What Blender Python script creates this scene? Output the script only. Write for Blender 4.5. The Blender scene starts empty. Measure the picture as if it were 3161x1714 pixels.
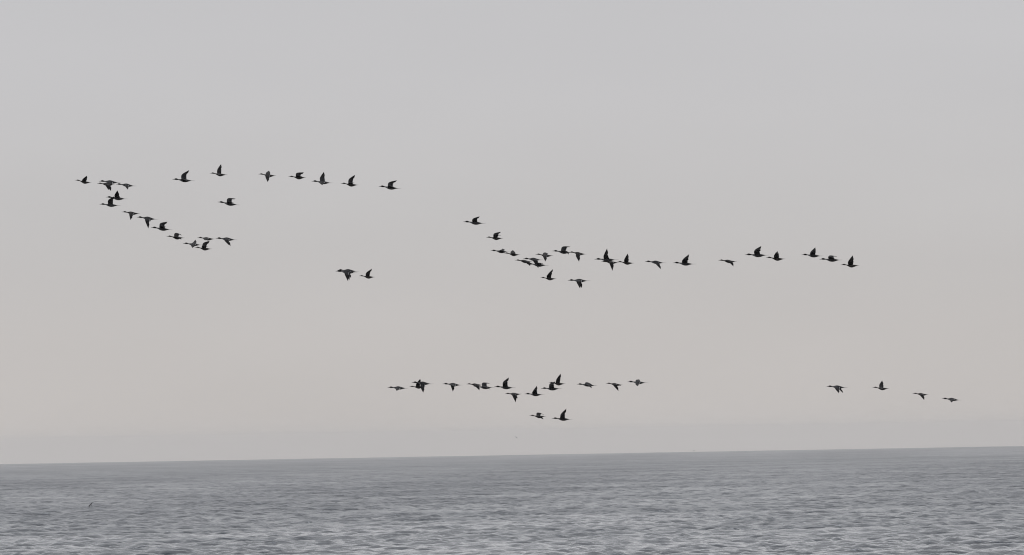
import bpy, math, random
import numpy as np
from mathutils import Vector, Matrix

sc = bpy.context.scene
COL = sc.collection
random.seed(11)
rng = np.random.default_rng(7)

# ------------------------------------------------------------------ camera
FOV = math.radians(7.0)
ROLL = math.radians(1.015)          # the horizon climbs slightly to the right
TILT = math.radians(1.081)
EYE = 20.0                          # metres above mean sea level
cam_data = bpy.data.cameras.new('camera')
cam_data.sensor_width = 36.0
cam_data.lens = 18.0 / math.tan(FOV / 2)
cam_data.clip_start = 1.0
cam_data.clip_end = 60000.0
cam = bpy.data.objects.new('camera', cam_data)
COL.objects.link(cam)
F = Vector((0, math.cos(TILT), math.sin(TILT)))
U0 = Vector((0, -math.sin(TILT), math.cos(TILT)))
X0 = Vector((1, 0, 0))
RT = X0 * math.cos(ROLL) - U0 * math.sin(ROLL)
UP = X0 * math.sin(ROLL) + U0 * math.cos(ROLL)
cam.matrix_world = Matrix(((RT.x, UP.x, -F.x, 0), (RT.y, UP.y, -F.y, 0), (RT.z, UP.z, -F.z, EYE), (0, 0, 0, 1)))
sc.camera = cam

# ------------------------------------------------------------------ sky: thin blue sky under a closed grey cloud deck
SUN_EL, SUN_AZ = math.radians(46), math.radians(-4)
world = bpy.data.worlds.new('World')
sc.world = world
world.use_nodes = True
nt = world.node_tree
nt.nodes.clear()
N = nt.nodes.new
def link(a, b): nt.links.new(a, b)
w_out = N('ShaderNodeOutputWorld'); bg = N('ShaderNodeBackground')
bg.inputs['Strength'].default_value = 0.1
link(bg.outputs[0], w_out.inputs['Surface'])
sky = N('ShaderNodeTexSky'); sky.sky_type = 'NISHITA'; sky.sun_disc = False
sky.sun_elevation = SUN_EL; sky.sun_rotation = SUN_AZ
tc = N('ShaderNodeTexCoord'); sep = N('ShaderNodeSeparateXYZ')
link(tc.outputs['Generated'], sep.inputs[0])
ramp = N('ShaderNodeValToRGB')
ramp.color_ramp.interpolation = 'LINEAR'
def srgb(r, g, b):
    f = lambda c: ((c / 255 + .055) / 1.055) ** 2.4 if c > 10 else c / 3295
    return (f(r), f(g), f(b))
stops = [(0.0, srgb(193, 188, 185)), (0.012, srgb(192, 188, 186)), (0.026, srgb(192, 190, 190)),
         (0.042, srgb(192, 191, 193)), (0.30, srgb(168, 175, 189)), (1.0, srgb(180, 188, 203))]
cr = ramp.color_ramp
while len(cr.elements) < len(stops): cr.elements.new(0.5)
for e, (p, c) in zip(cr.elements, stops):
    e.position = p; e.color = (*c, 1)
link(sep.outputs['Z'], ramp.inputs[0])
# faint uneven cloud deck, wide and flat
mp = N('ShaderNodeMapping'); mp.inputs['Scale'].default_value = (9, 9, 30)
link(tc.outputs['Generated'], mp.inputs[0])
ns = N('ShaderNodeTexNoise'); ns.inputs['Scale'].default_value = 1.0; ns.inputs['Detail'].default_value = 4; ns.inputs['Roughness'].default_value = .45
link(mp.outputs[0], ns.inputs['Vector'])
mr = N('ShaderNodeMapRange'); mr.inputs['From Min'].default_value = .3; mr.inputs['From Max'].default_value = .7
mr.inputs['To Min'].default_value = .95; mr.inputs['To Max'].default_value = 1.04
link(ns.outputs['Fac'], mr.inputs['Value'])
# brightness and warmth drift slowly across the deck
side = N('ShaderNodeMapRange'); side.inputs['From Min'].default_value = -.9; side.inputs['From Max'].default_value = .9
side.inputs['To Min'].default_value = 1.12; side.inputs['To Max'].default_value = .88
link(sep.outputs['X'], side.inputs['Value'])
m0 = N('ShaderNodeMath'); m0.operation = 'MULTIPLY'; link(mr.outputs[0], m0.inputs[0]); link(side.outputs[0], m0.inputs[1])
m1 = N('ShaderNodeMath'); m1.operation = 'MULTIPLY'; m1.inputs[1].default_value = 10.0; link(m0.outputs[0], m1.inputs[0])
vm = N('ShaderNodeVectorMath'); vm.operation = 'SCALE'
link(ramp.outputs[0], vm.inputs[0]); link(m1.outputs[0], vm.inputs['Scale'])
hs = N('ShaderNodeHueSaturation'); hs.inputs['Saturation'].default_value = .15
link(sky.outputs[0], hs.inputs['Color'])
mix = N('ShaderNodeMix'); mix.data_type = 'RGBA'; mix.inputs['Factor'].default_value = .95
link(hs.outputs[0], mix.inputs['A']); link(vm.outputs[0], mix.inputs['B'])
link(mix.outputs['Result'], bg.inputs['Color'])

sun_d = bpy.data.lights.new('sun', 'SUN')
sun_d.energy = 1.04; sun_d.angle = math.radians(80); sun_d.color = (1, .97, .93)
sun = bpy.data.objects.new('sun', sun_d); COL.objects.link(sun)
sdir = Vector((math.sin(SUN_AZ) * math.cos(SUN_EL), math.cos(SUN_AZ) * math.cos(SUN_EL), math.sin(SUN_EL)))
sun.rotation_euler = sdir.to_track_quat('Z', 'Y').to_euler()

sc.view_settings.view_transform = 'Standard'
sc.view_settings.look = 'None'
sc.view_settings.gamma = 1.0
sc.view_settings.exposure = 0.0
sc.view_settings.use_curve_mapping = False
sc.render.engine = 'CYCLES'
sc.cycles.use_denoising = True
sc.cycles.volume_bounces = 1
sc.cycles.filter_width = 1.1

# ------------------------------------------------------------------ the sea: waves on a curved earth, one polar sheet
RE = 6371000.0 * 1.15
def build_sea():
    core = math.radians(4.1)
    nc = 360
    a = np.concatenate([np.linspace(-math.pi, -math.radians(30), 14, endpoint=False),
                        np.linspace(-math.radians(30), -core, 14, endpoint=False),
                        np.linspace(-core, core, nc),
                        np.linspace(core, math.radians(30), 15)[1:],
                        np.linspace(math.radians(30), math.pi, 15)[1:]])
    r = list(np.geomspace(0.5, 1240, 60))
    d = r[-1]
    while d < 18500:
        s = .85 * (d / 1300) ** .8 if d < 3500 else (1.88 * (d / 3500) ** 1.5 if d < 8000 else 6.5 * (d / 8000) ** 3)
        s = min(s, 250)
        d += s; r.append(d)
    r = np.array(r)
    na, nr = len(a), len(r)
    da = np.gradient(a); dr = np.gradient(r)
    AA, RR = np.meshgrid(a, r)
    X = (np.sin(AA) * RR).astype(np.float32); Y = (np.cos(AA) * RR).astype(np.float32)
    lat = RR * da[None, :]; rad = np.repeat(dr[:, None], na, 1)
    space_r = rad.astype(np.float32); space_l = lat.astype(np.float32)
    Z = np.zeros_like(X); DX = np.zeros_like(X); DY = np.zeros_like(X); ST = np.zeros_like(X); LV = np.zeros_like(X)
    # gusts: patches of steeper and calmer water
    gust = np.zeros_like(X)
    for k in range(9):
        lam = rng.uniform(60, 420); th = rng.uniform(0, math.pi * 2)
        gust += np.sin((X * math.cos(th) + Y * math.sin(th)) * (2 * math.pi / lam) + rng.uniform(0, 6.28))
    gust = np.clip(1 + .05 * gust, .7, 1.2)
    lams = np.concatenate([np.geomspace(3.0, 42, 96), np.geomspace(38, 130, 14)])
    for n_, lam in enumerate(lams):
        lam *= rng.uniform(.95, 1.05)
        th = math.radians(-70) + rng.normal(0, .50 + .45 * min(1, 4 / lam))
        k = 2 * math.pi / lam
        slope = .036 * WAVE * (1.35 if lam < 6 else 1.2 if lam < 11 else (11 / lam) ** 2.6)
        if n_ >= 96:                                   # a low old swell under the wind chop
            th = math.radians(-82) + rng.normal(0, .25); slope = .007 * WAVE * (1 if lam < 80 else .7)
        amp = slope / k
        kl = abs(math.cos(th)); kr = abs(math.sin(th))
        fade = np.clip(lam / (np.maximum(space_r * kr, space_l * kl) * 2.0 + 1e-6) - 1.2, 0, 1) * np.clip(lam / (space_r * .8 + 1e-6) - 1, 0, 1)
        ph = (X * math.cos(th) + Y * math.sin(th)) * k + rng.uniform(0, 6.28)
        A = amp * fade * gust
        c = np.cos(ph); s = np.sin(ph)
        Z += A * c
        DX -= A * s * math.cos(th) * .75; DY -= A * s * math.sin(th) * .75
        ST += A * k * c
        LV += .10 * slope * slope * (1 - fade * fade) * gust
    core_w = np.clip((math.radians(4.05) - np.abs(AA)) / math.radians(.15), 0, 1).astype(np.float32)
    LV = LV * core_w + .025 * (1 - core_w)
    patch = np.zeros_like(X)                           # wind patches on the far water
    for k in range(16):
        lam = rng.uniform(140, 1600); th = math.radians(-80) + rng.normal(0, 1.3)
        patch += np.sin((X * math.cos(th) + Y * math.sin(th)) * (2 * math.pi / lam) + rng.uniform(0, 6.28)) * .28
    rough = (1.04 + .04 * patch) * np.sqrt(np.sqrt(2 * LV + .0004)) * (.5 + .5 * gust)
    Z *= core_w; DX *= core_w; DY *= core_w; ST *= core_w
    foam = np.clip((ST - .74) / .3, 0, 1)
    for q in (Z, DX, DY):                              # no freak waves in a moderate sea
        lim = 3.2 * float(q[np.abs(AA) < core].std())
        q[:] = lim * np.tanh(q / lim)
    XX, YY = X + DX, Y + DY
    ZZ = Z - (RR ** 2) / (2 * RE)
    co = np.stack([XX, YY, ZZ], -1).reshape(-1, 3).astype(np.float32)
    i = np.arange(nr - 1)[:, None] * na + np.arange(na - 1)[None, :]
    i = i.ravel()
    quads = np.stack([i, i + 1, i + na + 1, i + na], 1)[:, ::-1].astype(np.int32)
    me = bpy.data.meshes.new('sea')
    me.vertices.add(len(co)); me.vertices.foreach_set('co', co.ravel())
    me.loops.add(quads.size); me.loops.foreach_set('vertex_index', quads.ravel())
    me.polygons.add(len(quads))
    me.polygons.foreach_set('loop_start', np.arange(0, quads.size, 4, dtype=np.int32))
    me.polygons.foreach_set('use_smooth', np.ones(len(quads), dtype=bool))
    me.update(calc_edges=True)
    at = me.attributes.new('foam', 'FLOAT', 'POINT'); at.data.foreach_set('value', foam.ravel().astype(np.float32))
    at = me.attributes.new('rough', 'FLOAT', 'POINT'); at.data.foreach_set('value', rough.ravel().astype(np.float32))
    ob = bpy.data.objects.new('sea', me); COL.objects.link(ob)
    ob['kind'] = 'structure'
    ob['label'] = 'grey choppy sea reaching to a hazy horizon'
    return ob

WAVE = 1.27
sea = build_sea()

def new_mat(name):
    m = bpy.data.materials.new(name); m.use_nodes = True
    return m, m.node_tree, m.node_tree.nodes['Principled BSDF']

m_sea, t, p = new_mat('sea_water')
p.inputs['Base Color'].default_value = (.004, .018, .034, 1)
ra = t.nodes.new('ShaderNodeAttribute'); ra.attribute_name = 'rough'   # chop too fine for the mesh
t.links.new(ra.outputs['Fac'], p.inputs['Roughness'])
p.inputs['IOR'].default_value = 1.333
geo = t.nodes.new('ShaderNodeNewGeometry')
def sea_noise(scale, sx, sy, detail, rough=.55):
    mpn = t.nodes.new('ShaderNodeMapping'); mpn.inputs['Scale'].default_value = (sx, sy, 1)
    mpn.inputs['Rotation'].default_value = (0, 0, math.radians(12))
    t.links.new(geo.outputs['Position'], mpn.inputs[0])
    n = t.nodes.new('ShaderNodeTexNoise'); n.inputs['Scale'].default_value = scale
    n.inputs['Detail'].default_value = detail; n.inputs['Roughness'].default_value = rough
    t.links.new(mpn.outputs[0], n.inputs['Vector'])
    return n
n1 = sea_noise(1.4, .9, .8, 6, .62)
n2 = sea_noise(.22, .9, .7, 3)
b1 = t.nodes.new('ShaderNodeBump'); b1.inputs['Distance'].default_value = .22; b1.inputs['Strength'].default_value = .8
b2 = t.nodes.new('ShaderNodeBump'); b2.inputs['Distance'].default_value = 1.2; b2.inputs['Strength'].default_value = .9
t.links.new(n2.outputs['Fac'], b2.inputs['Height']); t.links.new(n1.outputs['Fac'], b1.inputs['Height'])
t.links.new(b2.outputs[0], b1.inputs['Normal']); t.links.new(b1.outputs[0], p.inputs['Normal'])
# foam on the steepest crests, broken up
fa = t.nodes.new('ShaderNodeAttribute'); fa.attribute_name = 'foam'
n3 = sea_noise(1.6, .8, 1, 4, .7)
n4 = sea_noise(.02, 1, 1, 3, .6)
f1 = t.nodes.new('ShaderNodeMapRange'); f1.inputs['From Min'].default_value = .46; f1.inputs['From Max'].default_value = .6
t.links.new(n3.outputs['Fac'], f1.inputs['Value'])
f4 = t.nodes.new('ShaderNodeMapRange'); f4.inputs['From Min'].default_value = .42; f4.inputs['From Max'].default_value = .6
t.links.new(n4.outputs['Fac'], f4.inputs['Value'])
f2 = t.nodes.new('ShaderNodeMath'); f2.operation = 'MULTIPLY'
t.links.new(fa.outputs['Fac'], f2.inputs[0]); t.links.new(f1.outputs[0], f2.inputs[1])
f3 = t.nodes.new('ShaderNodeMath'); f3.operation = 'MULTIPLY'; f3.use_clamp = True
t.links.new(f2.outputs[0], f3.inputs[0]); t.links.new(f4.outputs[0], f3.inputs[1])
foam_b = t.nodes.new('ShaderNodeBsdfDiffuse'); foam_b.inputs['Color'].default_value = (.7, .72, .72, 1)
ms = t.nodes.new('ShaderNodeMixShader')
t.links.new(f3.outputs[0], ms.inputs[0]); t.links.new(p.outputs[0], ms.inputs[1]); t.links.new(foam_b.outputs[0], ms.inputs[2])
t.links.new(ms.outputs[0], t.nodes['Material Output'].inputs['Surface'])
sea.data.materials.append(m_sea)

# ------------------------------------------------------------------ bird materials
def plumage(name, mottle=0.0, rough=.75):
    m, t, p = new_mat(name)
    at = t.nodes.new('ShaderNodeAttribute'); at.attribute_name = 'plumage'
    tcn = t.nodes.new('ShaderNodeTexCoord')
    n = t.nodes.new('ShaderNodeTexNoise'); n.inputs['Scale'].default_value = 45; n.inputs['Detail'].default_value = 3
    t.links.new(tcn.outputs['Object'], n.inputs['Vector'])
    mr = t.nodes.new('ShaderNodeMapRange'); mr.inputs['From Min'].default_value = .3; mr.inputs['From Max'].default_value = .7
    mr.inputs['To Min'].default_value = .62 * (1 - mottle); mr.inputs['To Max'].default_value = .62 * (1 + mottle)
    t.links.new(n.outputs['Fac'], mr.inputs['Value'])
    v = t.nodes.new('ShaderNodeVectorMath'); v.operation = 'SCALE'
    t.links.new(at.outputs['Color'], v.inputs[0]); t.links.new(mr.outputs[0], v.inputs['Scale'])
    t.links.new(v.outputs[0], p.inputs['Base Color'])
    p.inputs['Roughness'].default_value = rough
    p.inputs['Specular IOR Level'].default_value = .25
    return m
def plain(name, c, rough=.5):
    m, t, p = new_mat(name)
    n = t.nodes.new('ShaderNodeTexNoise'); n.inputs['Scale'].default_value = 60
    mx = t.nodes.new('ShaderNodeMix'); mx.data_type = 'RGBA'
    mx.inputs['A'].default_value = (c[0] * .85, c[1] * .85, c[2] * .85, 1); mx.inputs['B'].default_value = (c[0] * 1.1, c[1] * 1.1, c[2] * 1.1, 1)
    t.links.new(n.outputs['Fac'], mx.inputs['Factor']); t.links.new(mx.outputs['Result'], p.inputs['Base Color'])
    p.inputs['Roughness'].default_value = rough; p.inputs['Specular IOR Level'].default_value = .3
    return m
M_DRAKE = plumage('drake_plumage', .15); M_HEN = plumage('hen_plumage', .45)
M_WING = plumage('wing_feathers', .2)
M_BILL = plain('bill_horn', (.02, .022, .026), .4)
M_EYE = plain('eye_gloss', (.006, .005, .005), .15)
M_BAR = plain('pale_wing_bar', (.5, .48, .45), .8)

def make_mesh(name, verts, faces, mat, cols=None):
    me = bpy.data.meshes.new(name)
    me.from_pydata([tuple(v) for v in verts], [], faces)
    me.polygons.foreach_set('use_smooth', [True] * len(faces))
    if cols is not None:
        a = me.color_attributes.new('plumage', 'FLOAT_COLOR', 'POINT')
        a.data.foreach_set('color', [x for c in cols for x in (*c, 1.0)])
    me.materials.append(mat)
    me.update()
    return me

def loft(rings, cap=True):
    n = len(rings[0]); verts = [v for r in rings for v in r]; faces = []
    for i in range(len(rings) - 1):
        for j in range(n):
            k = (j + 1) % n
            faces.append((i * n + j, i * n + k, (i + 1) * n + k, (i + 1) * n + j))
    if cap:
        faces.append(tuple(range(n - 1, -1, -1)))
        faces.append(tuple((len(rings) - 1) * n + j for j in range(n)))
    return verts, faces

# side profile of the two sexes: (fraction of length, top, bottom, half width), in units of total length
PROF = {
 'D': [(.075, .005, -.012, .014), (.092, .013, -.016, .018), (.11, .025, -.022, .022), (.135, .040, -.031, .028), (.165, .045, -.037, .030),
       (.20, .038, -.038, .028), (.235, .017, -.035, .022), (.27, .006, -.036, .019), (.30, .000, -.045, .022), (.34, .000, -.066, .034),
       (.385, .002, -.092, .050), (.43, .004, -.113, .062), (.48, .004, -.127, .070), (.54, .001, -.135, .073), (.60, -.005, -.134, .070),
       (.66, -.015, -.124, .062), (.71, -.028, -.110, .051), (.755, -.042, -.096, .038), (.79, -.054, -.089, .027), (.82, -.063, -.083, .017)],
 'H': [(.085, .006, -.013, .016), (.11, .018, -.018, .021), (.135, .036, -.023, .026), (.165, .048, -.027, .031), (.20, .046, -.031, .031),
       (.24, .030, -.034, .027), (.28, .012, -.036, .023), (.32, .002, -.045, .024), (.36, -.001, -.064, .034), (.41, .001, -.094, .052),
       (.46, .004, -.120, .067), (.52, .005, -.142, .078), (.585, .001, -.153, .083), (.65, -.004, -.148, .080), (.71, -.012, -.132, .070),
       (.77, -.024, -.111, .055), (.83, -.037, -.090, .038), (.88, -.047, -.076, .022)]}
LEN = {'D': .66, 'H': .54}
def drake_col(f, s):      # s: -1 belly .. +1 back
    dark = (.012, .010, .008)
    if f < .265: return dark
    if f < .40 and s > .25: return (.05, .04, .035)                     # dark hind neck
    if f < .40: return (.50, .48, .45)                                  # white neck and breast
    if f < .70:
        if s > .55: return (.055, .052, .05)
        if s > -.55: return (.08, .074, .072)
        return (.21, .145, .10)
    if f < .755: return (.15, .13, .11) if s < .5 else (.09, .08, .075)
    return (.02, .018, .018) if s < .3 else (.10, .095, .09)
def hen_col(f, s):
    if f < .30: return (.08, .058, .04) if s < .6 else (.05, .037, .028)
    if s > .5: return (.045, .036, .03)
    if s > -.5: return (.07, .054, .043)
    return (.11, .09, .075)

def make_body(sex, down):
    L = LEN[sex]; rings = []; cols = []; n = 14
    P = PROF[sex]
    # resample smoothly
    f = np.array([q[0] for q in P]); arr = np.array(P)
    ff = np.unique(np.concatenate([f, (f[1:] + f[:-1]) / 2]))
    top = np.interp(ff, f, arr[:, 1]); bot = np.interp(ff, f, arr[:, 2]); hw = np.interp(ff, f, arr[:, 3])
    for k in range(2):
        for q in (top, bot, hw): q[1:-1] = (q[:-2] + 2.4 * q[1:-1] + q[2:]) / 4.4
    bot = bot - (.014 if sex == 'H' else .006) * np.exp(-((ff - .58) / .13) ** 2)
    if down:                                        # shoulders humped over the lowered wings
        top += .034 * np.exp(-((ff - .50) / .13) ** 2) * (ff > .28)
        bot += .012 * np.exp(-((ff - .55) / .15) ** 2)
    rnd = random.Random(3)
    for i, x in enumerate(ff):
        c, h = (top[i] + bot[i]) / 2, (top[i] - bot[i]) / 2
        ring = []
        for j in range(n):
            an = 2 * math.pi * j / n
            s = math.sin(an)
            w = hw[i] * math.cos(an) * (1 + .12 * (s < 0))
            ring.append(((.5 - x) * L, w * L, (c + h * s + .06) * L))
            cc = (drake_col if sex == 'D' else hen_col)(x, s)
            g = 1 + rnd.uniform(-.12, .12)
            cols.append(tuple(v * g for v in cc))
        rings.append(ring)
    v, fc = loft(rings)
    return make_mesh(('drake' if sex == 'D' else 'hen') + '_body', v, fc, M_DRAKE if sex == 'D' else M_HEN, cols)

def ell(x, y0, z, ry, rz, n=8):
    return [(x, y0 + ry * math.cos(2 * math.pi * j / n), z + rz * math.sin(2 * math.pi * j / n)) for j in range(n)]

def make_bill(sex):
    L = LEN[sex]; b = PROF[sex][0][0]
    rings = []
    for f, w, h, z in [(b + .02, .017, .015, -.002), (b - .005, .014, .013, -.004), (b - .03, .0125, .009, -.006), (b - .055, .014, .0068, -.005), (.006, .013, .005, -.002), (.0, .008, .003, -.001)]:
        rings.append(ell((.5 - f) * L, 0, (z + .06) * L, w * L, h * L))
    v, fc = loft(rings)
    return make_mesh('bill', v, fc, M_BILL)

def make_tail(sex):
    L = LEN[sex]
    if sex == 'D':
        st = [(.74, .034, .022, -.070), (.79, .028, .015, -.072), (.83, .030, .0085, -.074), (.865, .020, .0055, -.075), (.90, .008, .0045, -.0755), (.95, .005, .0032, -.076), (1.0, .0018, .001, -.075)]
    else:
        st = [(.80, .045, .030, -.064), (.85, .050, .018, -.062), (.90, .052, .010, -.059), (.95, .040, .006, -.057), (1.0, .012, .002, -.055)]
    rings = [ell((.5 - f) * L, 0, (z + .06) * L, w * L, h * L) for f, w, h, z in st]
    v, fc = loft(rings)
    c = (.03, .027, .026) if sex == 'D' else (.075, .058, .047)
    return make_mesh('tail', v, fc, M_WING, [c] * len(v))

def make_eye(sex):
    r = .0042; v = []; f = []
    for i in range(1, 4):
        for j in range(6):
            a, b = math.pi * i / 4, 2 * math.pi * j / 6
            v.append((r * math.sin(a) * math.cos(b), r * math.cos(a), r * math.sin(a) * math.sin(b)))
    v.append((0, r, 0)); v.append((0, -r, 0))
    for i in range(2):
        for j in range(6):
            k = (j + 1) % 6
            f.append((i * 6 + j, i * 6 + k, i * 6 + 6 + k, i * 6 + 6 + j))
    for j in range(6):
        k = (j + 1) % 6
        f.append((18, k, j)); f.append((19, 12 + j, 12 + k))
    return make_mesh('eye', v, f, M_EYE)

def catmull(p0, p1, p2, p3, t):
    return .5 * ((2 * p1) + (p2 - p0) * t + (2 * p0 - 5 * p1 + 4 * p2 - p3) * t * t + (3 * p1 - p0 - 3 * p2 + p3) * t ** 3)

def make_wing(sex, pts, side, seed):
    """one bent wing: shoulder - wrist - tip along the leading edge, root - elbow feathers - tip behind.
    side +1 left wing, -1 right wing; returns the wing mesh and its pale trailing bar"""
    L = LEN[sex]; rnd = random.Random(seed)
    V = lambda i: Vector((pts[i], side * pts[i + 1], pts[i + 2]))
    W, T, Pt = V(0), V(3), V(6)
    e = 0 if sex == 'D' else -.01
    RL = Vector(((.5 - .40) * L + e, side * .022, .032 * L)); RTr = Vector(((.5 - .62) * L + e, side * .022, .022 * L))
    a0 = RL + (RL - W) * .4; a3 = Pt + (Pt - W) * .35
    b0 = RTr + (RTr - T) * .3
    LE, TE, UU = [], [], []
    n1, n2 = 7, 14
    for i in range(n1 + n2 + 1):
        if i <= n1:
            u = i / n1; le = catmull(a0, RL, W, Pt, u); te = catmull(b0, RTr, T, Pt, u); U = u * .42
        else:
            u = (i - n1) / n2; le = catmull(RL, W, Pt, a3, u)
            tip2 = Pt + (T - Pt).normalized() * .022
            te = T.lerp(tip2, u)
            bulge = .012 * math.sin(math.pi * u) - .010 * math.exp(-((u - .12) / .12) ** 2)
            d = te - le
            if d.length > 1e-5: te = te + d.normalized() * bulge
            U = .42 + u * .58
        if U > .93: le = le.lerp(te, ((U - .93) / .07) ** 2 * .45)
        LE.append(le); TE.append(te); UU.append(U)
    rings, cols = [], []
    prof = [(0, 0, 0), (.08, 1, 1), (.3, 1.25, 2), (.6, .8, 3), (.85, .4, 4), (1, 0, 5), (.85, -.25, 6), (.6, -.4, 7), (.3, -.7, 8), (.08, -.8, 9)]
    bar = []
    for i, U in enumerate(UU):
        le, te = LE[i], TE[i]
        c = te - le
        s = (LE[min(i + 1, len(LE) - 1)] - LE[max(i - 1, 0)])
        s2 = (TE[min(i + 1, len(LE) - 1)] - TE[max(i - 1, 0)])
        s = (s + s2)
        fwd = -c
        nrm = (fwd.cross(s) if side > 0 else s.cross(fwd))
        if nrm.length < 1e-9: nrm = Vector((0, 0, 1))
        nrm.normalize()
        th = .0125 * (1 - U) + .0034
        camb = .07 * c.length * (1 - .5 * U)
        ring = []
        scal = 1 + rnd.uniform(0, .05 if U > .40 else .02) * (U < .95)
        for (x, h, q) in prof:
            xx = x * (scal if x > .8 else 1)
            ring.append(le + c * xx + nrm * (th * h * (1 if x < 1 else 0) + camb * 4 * x * (1 - x)))
            topside = q <= 5
            if topside:
                if U < .42:
                    col = (.054, .051, .050) if (sex == 'D' and x < .75) else (.048, .039, .034) if x < .75 else (.03, .025, .022)
                else:
                    col = (.035, .031, .029) if x < .3 else (.025, .02, .017)
            else:
                if x < .6 and U < .55: col = (.02, .016, .014)
                else: col = (.042, .034, .030)
            g = 1 + rnd.uniform(-.15, .15)
            cols.append(tuple(v * g for v in col))
        rings.append(ring)
        if .05 < U < .44:
            bar.append((le, te, c, nrm, th, scal))
    v, fc = loft(rings)
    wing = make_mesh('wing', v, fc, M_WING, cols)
    br = []
    wd = .065 if sex == 'D' else .05
    for (le, te, c, nrm, th, scal) in bar:
        p1 = le + c * (1.01 * scal - wd); p2 = le + c * (1.035 * scal)
        up = nrm * .0028; cam_ = lambda x: nrm * (.28 * .07 * c.length * 4 * max(x * (1 - x), 0))
        k = 1.0
        o1 = nrm * (th * .45 + .07 * c.length * 4 * (1 - wd) * wd * .95)
        br.append([p1 + o1, p1 + o1 + up, p2 + nrm * .0015, p2 - nrm * .001])
    v, fc = loft(br)
    return wing, make_mesh('wing_bar', v, fc, M_BAR)

BODY = {(s, d): make_body(s, d) for s in 'DH' for d in (0, 1)}
BILL = {s: make_bill(s) for s in 'DH'}; TAIL = {s: make_tail(s) for s in 'DH'}; EYEM = {s: make_eye(s) for s in 'DH'}

def child(name, me, parent, loc=None):
    o = bpy.data.objects.new(name, me); COL.objects.link(o); o.parent = parent
    if loc: o.location = loc
    return o

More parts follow.
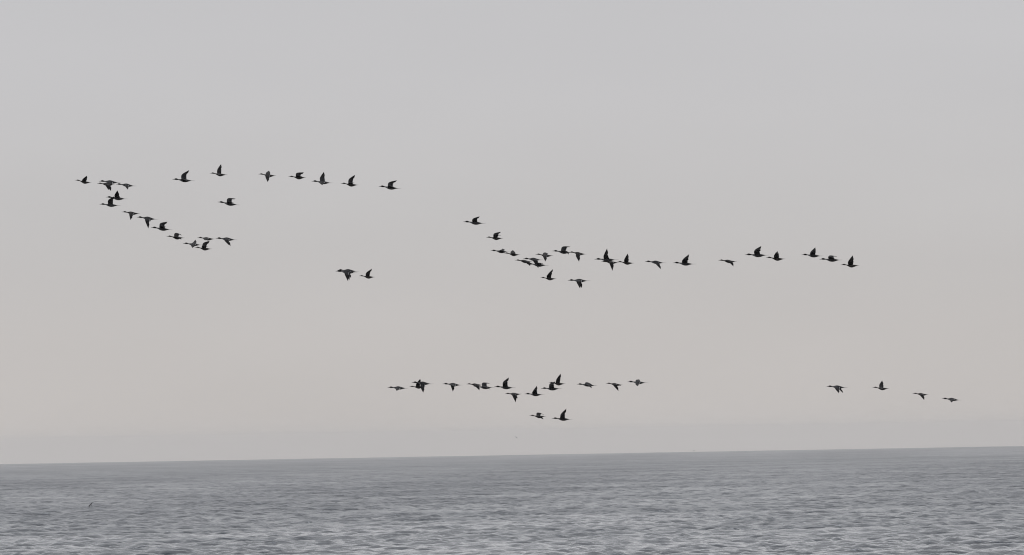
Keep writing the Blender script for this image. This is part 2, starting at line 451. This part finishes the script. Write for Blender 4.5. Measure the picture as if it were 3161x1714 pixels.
# sex, place (m), scale, pitch (deg), wings lowered, near wing (wrist, rear, tip), far wing or None when it mirrors the near one, description
DUCKS = [
 ('H', (-12.912, 253.018, 27.894), 0.96, -6.98, 0, (0.026, 0.143, 0.087, -0.106, 0.153, 0.113, -0.092, 0.29, 0.209), None, 'brown hen duck with half raised wings, leading the whole flock at far left'),
 ('D', (-12.207, 255.137, 27.933), 1.038, -0.54, 1, (0.093, 0.161, -0.043, -0.063, 0.171, -0.056, -0.005, 0.379, -0.12), None, 'long tailed drake gliding directly above the hen, second from the far left'),
 ('H', (-12.239, 253.192, 27.81), 0.99, -1.32, 1, (-0.011, 0.139, -0.053, -0.15, 0.149, -0.04, -0.163, 0.211, -0.203), (0.005, 0.15, -0.041, -0.102, 0.16, -0.077, -0.084, 0.309, -0.173), 'dark hen duck with both wings down, close under the second drake at far left'),
 ('D', (-11.765, 256.339, 27.865), 0.99, -2.02, 1, (0.04, 0.174, -0.022, -0.066, 0.184, -0.033, -0.045, 0.384, -0.128), None, 'drake with short rounded lowered wing, right end of the four ducks at top left'),
 ('D', (-12.048, 256.144, 27.467), 1.049, -1.61, 0, (0.068, 0.147, 0.109, -0.068, 0.157, 0.07, -0.013, 0.345, 0.239), None, 'drake with wings straight up, upper one of the two overlapping at left'),
 ('D', (-12.124, 253.331, 27.182), 0.994, -0.16, 0, (0.054, 0.068, 0.162, -0.084, 0.078, 0.16, -0.125, 0.202, 0.273), None, 'drake with bent raised wings touching the drake above it at left'),
 ('H', (-11.463, 252.443, 26.905), 1.044, -3.13, 1, (0.043, 0.148, -0.051, -0.057, 0.158, -0.069, 0.003, 0.313, -0.199), None, 'hen duck with wings straight down, first of the diagonal line going down at left'),
 ('D', (-10.979, 252.882, 26.744), 1.02, -2.52, 1, (0.07, 0.153, -0.067, -0.049, 0.163, -0.1, -0.032, 0.183, -0.3), (-0.014, 0.15, -0.043, -0.087, 0.16, -0.041, -0.082, 0.388, -0.082), 'drake with one very long lowered wing, second in the left diagonal line'),
 ('D', (-10.575, 253.366, 26.435), 1.009, -2.85, 0, (0.063, 0.162, 0.086, -0.092, 0.172, 0.077, -0.126, 0.324, 0.063), (0.054, 0.06, 0.171, -0.082, 0.07, 0.138, -0.168, 0.159, 0.229), 'drake with a raised wing bent backward, third in the left diagonal line'),
 ('H', (-10.151, 253.077, 26.162), 1.032, -2.9, 0, (0.004, 0.161, 0.022, -0.126, 0.171, 0.012, -0.176, 0.274, -0.054), (0.022, 0.102, 0.127, -0.115, 0.112, 0.113, -0.185, 0.171, 0.067), 'hen duck with one wing arched up and one tip below, fourth in left diagonal line'),
 ('D', (-9.751, 256.332, 26.018), 0.945, -1.14, 0, (0.064, 0.171, -0.035, -0.076, 0.181, -0.026, 0.02, 0.405, -0.108), (0.004, 0.162, 0.069, -0.11, 0.172, 0.061, -0.077, 0.379, 0.163), 'drake with one wing down and one up, tail touching a hen with raised wing'),
 ('H', (-9.297, 252.548, 25.8), 0.983, -2.66, 0, (0.038, 0.142, 0.089, -0.09, 0.152, 0.068, -0.139, 0.276, 0.055), (0.006, 0.06, 0.176, -0.107, 0.07, 0.134, -0.198, 0.116, 0.252), 'hen duck with wing raised backward, lowest duck of the left diagonal line'),
 ('H', (-9.22, 252.898, 26.104), 1.011, -1.91, 1, (0.082, 0.155, -0.003, -0.036, 0.165, -0.016, 0.033, 0.37, -0.047), None, 'pale hen duck gliding with wing toward the viewer, just before the last drake at left'),
 ('D', (-8.659, 254.676, 26.116), 1.04, -0.71, 1, (0.053, 0.167, -0.044, -0.064, 0.177, -0.044, -0.118, 0.261, -0.2), (0.065, 0.17, -0.036, -0.05, 0.18, -0.037, -0.064, 0.338, -0.169), 'drake with lowered wing swept back, right end of the left diagonal line'),
 ('D', (-9.871, 252.939, 27.882), 1.042, -0.37, 0, (0.061, 0.178, 0.04, -0.083, 0.188, 0.002, -0.125, 0.331, -0.027), (0.053, 0.06, 0.172, -0.083, 0.07, 0.173, -0.171, 0.09, 0.306), 'dark drake with wing swept up, left end of the spaced upper row'),
 ('H', (-8.816, 252.966, 28.045), 1.009, -2.91, 0, (0.046, 0.164, 0.002, -0.073, 0.174, 0.01, -0.034, 0.372, -0.031), (0.038, 0.06, 0.155, -0.075, 0.07, 0.159, -0.069, 0.167, 0.322), 'hen duck with a wing straight up, highest duck in the sky'),
 ('H', (-7.328, 252.407, 27.973), 1.027, -2.95, 0, (0.052, 0.149, -0.047, -0.06, 0.159, -0.076, -0.017, 0.302, -0.197), (0.039, 0.149, 0.077, -0.081, 0.159, 0.074, -0.048, 0.346, 0.142), 'hen duck with one wing hanging down and a stub above, third in spaced upper row'),
 ('D', (-8.505, 252.626, 27.139), 1.049, -4.65, 0, (0.038, 0.169, 0.071, -0.08, 0.179, 0.057, -0.134, 0.348, 0.039), (0.041, 0.077, 0.158, -0.082, 0.087, 0.138, -0.196, 0.155, 0.162), 'lone drake with wing bent flat backward, flying below the spaced upper row'),
 ('H', (-6.427, 252.675, 27.9), 1.015, -0.58, 0, (0.028, 0.152, 0.07, -0.107, 0.162, 0.041, -0.149, 0.282, 0.021), (0.023, 0.083, 0.137, -0.11, 0.093, 0.093, -0.204, 0.113, 0.157), 'hen duck with wing bent flat backward, fourth in the spaced upper row'),
 ('D', (-5.688, 253.314, 27.758), 1.013, -1.3, 0, (0.084, 0.173, -0.016, -0.042, 0.183, -0.016, 0.005, 0.401, -0.08), (0.073, 0.104, 0.145, -0.061, 0.114, 0.146, -0.046, 0.226, 0.329), 'drake with one wing straight up and a pale wing patch on the belly, upper row'),
 ('H', (-4.859, 253.165, 27.671), 1.025, -2.8, 0, (0.031, 0.157, 0.06, -0.096, 0.167, 0.054, -0.141, 0.301, 0.055), (0.027, 0.06, 0.167, -0.093, 0.07, 0.162, -0.156, 0.09, 0.305), 'hen duck with wing swept up, second from right in the spaced upper row'),
 ('D', (-3.637, 252.561, 27.536), 1.036, -2.4, 0, (0.038, 0.173, 0.058, -0.102, 0.183, 0.033, -0.159, 0.312, -0.01), (0.031, 0.069, 0.16, -0.099, 0.079, 0.145, -0.211, 0.099, 0.231), 'drake with wing raised backward, right end of the spaced upper row'),
 ('D', (-5.004, 253.247, 25.021), 1.015, -0.89, 1, (0.051, 0.153, -0.069, -0.048, 0.163, -0.093, -0.047, 0.254, -0.276), (0.0, 0.141, -0.069, -0.078, 0.151, -0.081, -0.091, 0.301, -0.239), 'nearest of two overlapping drakes, long lowered wings, between the two big groups'),
 ('D', (-4.99, 255.087, 25.094), 1.039, 0.46, 1, (0.026, 0.146, -0.075, -0.06, 0.156, -0.077, -0.082, 0.328, -0.208), None, 'drake flying half hidden behind another drake, between the two big groups'),
 ('H', (-4.382, 253.07, 24.87), 0.936, -2.14, 0, (0.028, 0.089, 0.135, -0.096, 0.099, 0.15, -0.161, 0.119, 0.28), None, 'hen duck with wings swept up, just behind the overlapping pair of drakes'),
 ('D', (-1.098, 252.549, 26.43), 1.046, -0.9, 0, (0.053, 0.137, 0.121, -0.069, 0.147, 0.116, -0.15, 0.265, 0.193), None, 'drake with raised wings and brown belly, leading the middle right string'),
 ('H', (-0.501, 252.434, 25.955), 0.981, -1.04, 0, (0.013, 0.136, 0.095, -0.115, 0.146, 0.092, -0.206, 0.186, 0.088), (0.019, 0.06, 0.148, -0.122, 0.07, 0.142, -0.203, 0.09, 0.204), 'hen duck, second in the middle right string, with one wing thin and level'),
 ('D', (-0.334, 253.311, 25.569), 0.912, -0.93, 0, (-0.007, 0.166, 0.039, -0.134, 0.176, 0.013, -0.157, 0.362, 0.002), (-0.03, 0.145, 0.064, -0.148, 0.155, 0.06, -0.062, 0.391, 0.099), 'drake gliding with a small wing point above its back, touching a hen'),
 ('H', (0.018, 255.65, 25.529), 0.944, -3.48, 0, (0.002, 0.16, 0.033, -0.1, 0.17, 0.026, -0.111, 0.354, 0.021), (0.055, 0.145, 0.081, -0.101, 0.155, 0.052, -0.018, 0.349, 0.143), 'hen duck with a short pointed wing up, head hidden behind the drake before it'),
 ('H', (0.354, 247.662, 25.141), 0.989, -3.17, 1, (-0.032, 0.146, -0.01, -0.188, 0.156, -0.028, -0.202, 0.224, -0.134), None, 'hen duck with wing down and back, left of the tight cluster of three'),
 ('D', (0.648, 250.427, 25.248), 0.936, -0.12, 1, (0.003, 0.15, -0.058, -0.145, 0.16, -0.06, -0.16, 0.18, -0.284), None, 'dark drake with wings straight down, topmost of the tight cluster of three'),
 ('D', (0.788, 253.32, 25.143), 1.046, -0.45, 0, (0.029, 0.174, 0.05, -0.1, 0.184, 0.054, -0.159, 0.339, 0.037), None, 'drake with brown flank mostly hidden at the bottom of the tight cluster'),
 ('H', (0.968, 247.732, 25.308), 0.998, -2.19, 0, (0.035, 0.154, -0.04, -0.075, 0.164, -0.043, -0.036, 0.314, -0.182), (0.037, 0.153, 0.069, -0.106, 0.163, 0.061, -0.023, 0.368, 0.093), 'hen duck with one wing down and thin wing lines above its back, over the cluster'),
 ('D', (1.52, 248.403, 25.411), 0.952, -1.64, 0, (-0.011, 0.162, 0.047, -0.15, 0.172, 0.019, -0.198, 0.278, -0.073), (0.008, 0.06, 0.174, -0.137, 0.07, 0.158, -0.249, 0.09, 0.177), 'drake with wing bent flat above and a tip below, touching a hen behind'),
 ('H', (1.979, 250.981, 25.417), 0.995, -4.99, 1, (0.043, 0.123, -0.084, -0.075, 0.133, -0.065, -0.063, 0.239, -0.245), None, 'hen duck with wings straight down, its head over the tail of a drake'),
 ('H', (1.08, 248.134, 24.628), 0.913, -1.32, 0, (0.05, 0.125, 0.108, -0.091, 0.135, 0.113, -0.112, 0.244, 0.209), (0.024, 0.07, 0.142, -0.105, 0.08, 0.185, -0.147, 0.1, 0.32), 'hen duck with tall raised wings, flying alone below the tight cluster'),
 ('D', (1.983, 247.663, 24.536), 1.017, 2.53, 1, (0.075, 0.17, -0.034, -0.058, 0.18, -0.042, -0.014, 0.301, -0.227), (0.039, 0.17, -0.036, -0.068, 0.18, -0.042, -0.073, 0.289, -0.224), 'drake with two lowered wing tips, lowest duck of the middle right string'),
 ('D', (2.757, 243.388, 25.055), 1.071, 2.27, 0, (0.072, 0.137, 0.12, -0.041, 0.147, 0.125, -0.035, 0.245, 0.319), None, 'drake with wings straight up, flying over a hen with wings down'),
 ('H', (2.893, 246.139, 25.033), 0.978, -0.59, 1, (0.023, 0.159, -0.025, -0.103, 0.169, -0.019, -0.069, 0.189, -0.256), None, 'hen duck with wings straight down between two ducks with wings straight up'),
 ('H', (3.314, 243.416, 24.958), 0.946, -2.47, 0, (0.046, 0.123, 0.11, -0.083, 0.133, 0.131, -0.055, 0.198, 0.297), None, 'hen duck with wings straight up, its bill over a tail, right of that trio'),
 ('D', (4.182, 243.343, 24.951), 0.947, -0.25, 1, (-0.021, 0.133, -0.064, -0.132, 0.143, -0.078, -0.158, 0.283, -0.21), None, 'drake with lowered wing swept back, alone after the trio in the right row'),
 ('D', (5.01, 242.749, 24.887), 1.013, 0.09, 0, (0.059, 0.149, 0.108, -0.087, 0.159, 0.087, -0.116, 0.315, 0.172), (0.041, 0.12, 0.136, -0.088, 0.13, 0.136, -0.14, 0.218, 0.279), 'drake with pale breast and raised wings, middle of the right row'),
 ('H', (6.003, 232.813, 24.733), 0.973, -1.8, 1, (-0.033, 0.143, -0.018, -0.141, 0.153, -0.012, -0.176, 0.261, -0.145), None, 'lone brown hen with wing swept down, in the wide gap of the right row'),
 ('D', (6.822, 232.615, 24.883), 1.034, 2.57, 0, (0.067, 0.141, 0.117, -0.066, 0.151, 0.096, -0.11, 0.314, 0.154), (0.057, 0.101, 0.148, -0.073, 0.111, 0.14, -0.134, 0.228, 0.249), 'drake with two stacked raised wings, leading a hen after the gap in right row'),
 ('H', (7.336, 232.596, 24.779), 1.018, -1.88, 0, (0.048, 0.142, 0.087, -0.075, 0.152, 0.089, -0.005, 0.341, 0.177), (0.024, 0.122, 0.112, -0.089, 0.132, 0.089, -0.042, 0.311, 0.215), 'hen duck with short pointed raised wings, right behind the drake after the gap'),
 ('D', (8.43, 234.514, 24.885), 0.93, -0.04, 0, (0.063, 0.163, 0.084, -0.081, 0.173, 0.074, -0.096, 0.341, 0.159), (0.058, 0.142, 0.116, -0.083, 0.152, 0.11, -0.092, 0.282, 0.259), 'drake with two separated raised wings, first of the last three in right row'),
 ('D', (8.957, 234.753, 24.761), 1.002, 1.55, 0, (0.065, 0.16, 0.091, -0.081, 0.17, 0.053, -0.114, 0.327, 0.039), (0.053, 0.139, 0.12, -0.083, 0.149, 0.097, -0.18, 0.223, 0.086), 'drake with flat level wings, middle of the last three in right row'),
 ('H', (9.497, 235.058, 24.6), 0.988, 0.22, 0, (0.052, 0.117, 0.115, -0.095, 0.127, 0.121, -0.085, 0.147, 0.297), None, 'hen duck with wings straight up, right end of the right row'),
 ('D', (-3.493, 252.52, 21.485), 0.969, 1.51, 1, (0.076, 0.17, -0.033, -0.025, 0.18, -0.039, 0.05, 0.414, -0.079), None, 'drake gliding with a short wing stub below, leading the low string'),
 ('D', (-2.761, 253.192, 21.617), 1.011, -0.71, 1, (0.057, 0.079, -0.125, -0.051, 0.089, -0.116, -0.02, 0.263, -0.276), None, 'drake with wings straight down crossing over a dark hen in the low string'),
 ('H', (-2.945, 255.354, 21.525), 0.928, 2.7, 0, (0.03, 0.118, 0.116, -0.107, 0.128, 0.145, -0.116, 0.179, 0.276), None, 'dark hen with raised wing, mostly hidden by the drake crossing it'),
 ('D', (-1.841, 252.825, 21.559), 0.954, -0.31, 1, (0.048, 0.176, -0.019, -0.076, 0.186, -0.039, -0.05, 0.403, -0.057), (0.066, 0.169, -0.039, -0.047, 0.179, -0.051, 0.004, 0.33, -0.22), 'drake with one dark wing straight down, alone in its gap of the low string'),
 ('H', (-1.192, 254.334, 21.554), 0.95, -1.2, 1, (-0.017, 0.142, -0.042, -0.14, 0.152, -0.041, -0.157, 0.256, -0.177), None, 'grey brown hen with wing down, overlapping the drake with flat raised wing'),
 ('D', (-0.909, 256.998, 21.487), 0.997, 0.42, 0, (-0.014, 0.164, 0.005, -0.112, 0.174, -0.018, -0.18, 0.34, -0.059), (0.053, 0.108, 0.145, -0.079, 0.118, 0.122, -0.189, 0.168, 0.125), 'drake with flat wing above, its head hidden behind the hen'),
 ('D', (-0.267, 253.833, 21.454), 1.0, 0.58, 0, (0.062, 0.138, 0.12, -0.064, 0.148, 0.11, -0.069, 0.342, 0.182), (0.057, 0.06, 0.172, -0.072, 0.07, 0.175, -0.128, 0.153, 0.313), 'drake with tall raised wing and dark head, middle of the low string'),
 ('H', (-0.024, 254.002, 21.247), 0.96, 1.42, 1, (0.034, 0.153, -0.041, -0.085, 0.163, -0.06, -0.068, 0.183, -0.265), (-0.031, 0.134, -0.044, -0.114, 0.144, -0.061, -0.119, 0.312, -0.149), 'hen duck with two lowered wing tips of unequal length, in the low string'),
 ('D', (0.626, 254.226, 21.227), 0.936, 1.23, 0, (0.076, 0.16, 0.088, -0.07, 0.17, 0.075, -0.027, 0.376, 0.16), (0.052, 0.137, 0.122, -0.082, 0.147, 0.144, -0.081, 0.267, 0.289), 'drake with wings up, right of the hen with two lowered tips'),
 ('D', (1.138, 253.576, 21.389), 0.978, 3.27, 0, (0.068, 0.162, 0.086, -0.071, 0.172, 0.083, -0.065, 0.366, 0.143), (0.049, 0.08, 0.158, -0.079, 0.09, 0.142, -0.135, 0.236, 0.224), 'drake with chestnut belly below the high winged hen in the low string'),
 ('H', (1.331, 257.491, 21.567), 0.986, -1.12, 0, (0.02, 0.06, 0.146, -0.099, 0.07, 0.166, -0.112, 0.107, 0.322), None, 'hen duck with tall raised wings, highest of the low string'),
 ('H', (0.704, 253.557, 20.56), 0.935, -0.8, 0, (0.024, 0.163, -0.01, -0.115, 0.173, -0.011, -0.2, 0.193, -0.094), (0.015, 0.103, 0.126, -0.115, 0.113, 0.086, -0.215, 0.133, 0.056), 'hen duck with one wing over and one below, left of the lowest pair'),
 ('D', (1.452, 254.286, 20.466), 0.972, 0.96, 0, (0.057, 0.163, 0.086, -0.073, 0.173, 0.093, -0.072, 0.359, 0.173), (0.038, 0.06, 0.166, -0.085, 0.07, 0.166, -0.144, 0.09, 0.336), 'drake with tall raised wing and brown belly, right of the lowest pair'),
 ('D', (2.216, 253.361, 21.478), 0.959, -0.66, 1, (-0.01, 0.164, -0.006, -0.113, 0.174, -0.017, -0.146, 0.355, -0.093), (0.043, 0.161, 0.089, -0.103, 0.171, 0.055, -0.15, 0.302, 0.016), 'drake gliding with a folded wing above and a tip below, third from low string end'),
 ('H', (3.029, 252.534, 21.479), 0.965, -3.07, 1, (0.031, 0.158, -0.029, -0.084, 0.168, -0.019, -0.145, 0.188, -0.206), (-0.071, 0.114, -0.004, -0.153, 0.124, -0.007, -0.217, 0.283, -0.031), 'hen duck with one long wing swept down, second from the low string end'),
 ('D', (3.751, 253.303, 21.531), 0.957, 0.86, 0, (0.075, 0.162, -0.051, -0.027, 0.172, -0.055, 0.014, 0.397, -0.112), (0.06, 0.166, 0.079, -0.064, 0.176, 0.063, -0.042, 0.393, 0.102), 'drake with small wing stub above and rounded one below, end of the low string'),
 ('D', (9.994, 258.887, 21.309), 1.007, 0.5, 1, (0.065, 0.169, -0.039, -0.058, 0.179, -0.068, -0.046, 0.339, -0.184), (-0.01, 0.161, -0.023, -0.116, 0.171, -0.043, -0.185, 0.225, -0.189), 'drake with both wings swept down, leading the four ducks at lower right'),
 ('H', (11.352, 259.1, 21.251), 0.972, -1.58, 0, (0.04, 0.165, 0.013, -0.086, 0.175, 0.019, -0.031, 0.374, -0.029), (0.05, 0.112, 0.119, -0.081, 0.122, 0.106, -0.041, 0.261, 0.262), 'pale headed hen with one wing up, second of the four at lower right'),
 ('H', (12.55, 258.535, 21.041), 0.927, -1.55, 1, (0.009, 0.153, -0.037, -0.107, 0.163, -0.035, -0.129, 0.246, -0.188), None, 'reddish headed hen with wing down, third of the four at lower right'),
 ('D', (13.514, 258.576, 20.863), 0.937, -1.19, 1, (0.051, 0.174, -0.026, -0.071, 0.184, -0.016, 0.024, 0.413, -0.095), None, 'drake with short lowered wing, last of the four at lower right'),
]

for n, (sex, loc, s, pitch, down, near, far, lab) in enumerate(DUCKS):
    root = bpy.data.objects.new('duck', None); COL.objects.link(root)
    root.location = loc
    root.rotation_mode = 'QUATERNION'
    # heading: broadside on to the shore watcher, bill up or down by the pitch
    lft = (Vector((0, 0, EYE)) - Vector(loc)).normalized()
    a = math.radians(pitch)
    fwd = Vector((-math.cos(a), 0, -math.sin(a))); fwd = (fwd - fwd.dot(lft) * lft).normalized()
    up = fwd.cross(lft)
    root.rotation_quaternion = Matrix(((fwd.x, lft.x, up.x), (fwd.y, lft.y, up.y), (fwd.z, lft.z, up.z))).to_quaternion()
    root.scale = (s, s, s)
    root['label'] = lab; root['category'] = 'duck'; root['group'] = 'ducks flying in loose strings over the sea'
    child('body', BODY[(sex, down)], root)
    child('bill', BILL[sex], root)
    child('tail', TAIL[sex], root)
    L = LEN[sex]
    ex, ez, ey = {'D': (.15, .012, .0262), 'H': (.16, .014, .0285)}[sex]
    for sd in (1, -1): child('eye', EYEM[sex], root, ((.5 - ex) * L, sd * ey * L, (ez + .06) * L))
    for sd, pts in ((1, near), (-1, far or near)):
        w, b = make_wing(sex, pts, sd, n * 2 + sd)
        wo = child('wing', w, root)
        child('wing_bar', b, wo)

# ------------------------------------------------------------------ distant seabirds
def seabird(loc, span, bank, yaw, tilt, label, col, lift=.16):
    root = bpy.data.objects.new('seabird', None); COL.objects.link(root)
    root.location = loc; root.rotation_euler = (math.radians(tilt), math.radians(bank), math.radians(yaw)); root.rotation_mode = 'XYZ'
    root['label'] = label; root['category'] = 'seabird'
    mat = plain('seabird_feathers', col, .8)
    h = span / 2
    # body along local Y (flying away), wings along local X
    rings = []
    for y, w, z, hh in [(-.46, .008, .0, .008), (-.40, .05, .005, .035), (-.3, .075, .0, .055), (-.1, .115, .0, .09), (.1, .12, 0, .095), (.26, .075, .01, .065), (.36, .055, .02, .055), (.43, .035, .02, .035), (.50, .012, .01, .012)]:
        rings.append([(w * h * math.cos(2 * math.pi * j / 10), y * h, (z + hh * math.sin(2 * math.pi * j / 10)) * h) for j in range(10)])
    v, fc = loft(rings); child('body', make_mesh('seabird_body', v, fc, mat), root)
    for sd in (1, -1):
        rings = []
        for x, yl, yt, z in [(.05, .16, -.14, .0), (.2, .22, -.12, lift * .5), (.38, .28, -.08, lift), (.6, .22, -.10, lift * .9), (.8, .08, -.16, lift * .5), (.95, -.10, -.22, lift * .1), (1.0, -.2, -.24, -lift * .1)]:
            ym = (yl + yt) / 2; hw_ = (yl - yt) / 2
            rings.append([(sd * x * h, (ym + hw_ * math.cos(2 * math.pi * j / 8)) * h, (z + .022 * (1.2 - x) * math.sin(2 * math.pi * j / 8)) * h) for j in range(8)])
        v, fc = loft(rings)
        if sd < 0: fc = [tuple(reversed(q)) for q in fc]
        child('wing', make_mesh('seabird_wing', v, fc, mat), root)
    return root
seabird((-58.4, 1150.4, 11.5), .98, -46, 20, 40, 'dark long winged seabird banking low over the waves at lower left', (.035, .032, .03))
seabird((.55, 3000, 19.24), 1.7, 38, 30, 30, 'tiny faint bird far out in the empty sky below the low duck string', (.06, .06, .06))
seabird((111.1, 5200, 8.56), 1.5, 15, 10, 35, 'barely visible speck of a bird on the hazy horizon line', (.05, .05, .05))

# ------------------------------------------------------------------ sea haze
def haze_box():
    x, y0, y1, z0, z1 = 19000, -19000, 19000, -28.0, 31.5
    vs = [(sx, sy, sz) for sz in (z0, z1) for sy in (y0, y1) for sx in (-x, x)]
    fs = [(0, 2, 3, 1), (4, 5, 7, 6), (0, 1, 5, 4), (2, 6, 7, 3), (0, 4, 6, 2), (1, 3, 7, 5)]
    me = bpy.data.meshes.new('haze'); me.from_pydata(vs, [], fs); me.update()
    o = bpy.data.objects.new('haze', me); COL.objects.link(o)
    o['kind'] = 'stuff'; o['label'] = 'thin grey sea haze'
    m = bpy.data.materials.new('haze'); m.use_nodes = True; t = m.node_tree; t.nodes.clear()
    out = t.nodes.new('ShaderNodeOutputMaterial'); pv = t.nodes.new('ShaderNodeVolumePrincipled')
    pv.inputs['Color'].default_value = (1.0, .962, .922, 1); pv.inputs['Density'].default_value = HAZE; pv.inputs['Anisotropy'].default_value = .6
    t.links.new(pv.outputs[0], out.inputs['Volume'])
    me.materials.append(m)
HAZE = 5.0e-5
haze_box()
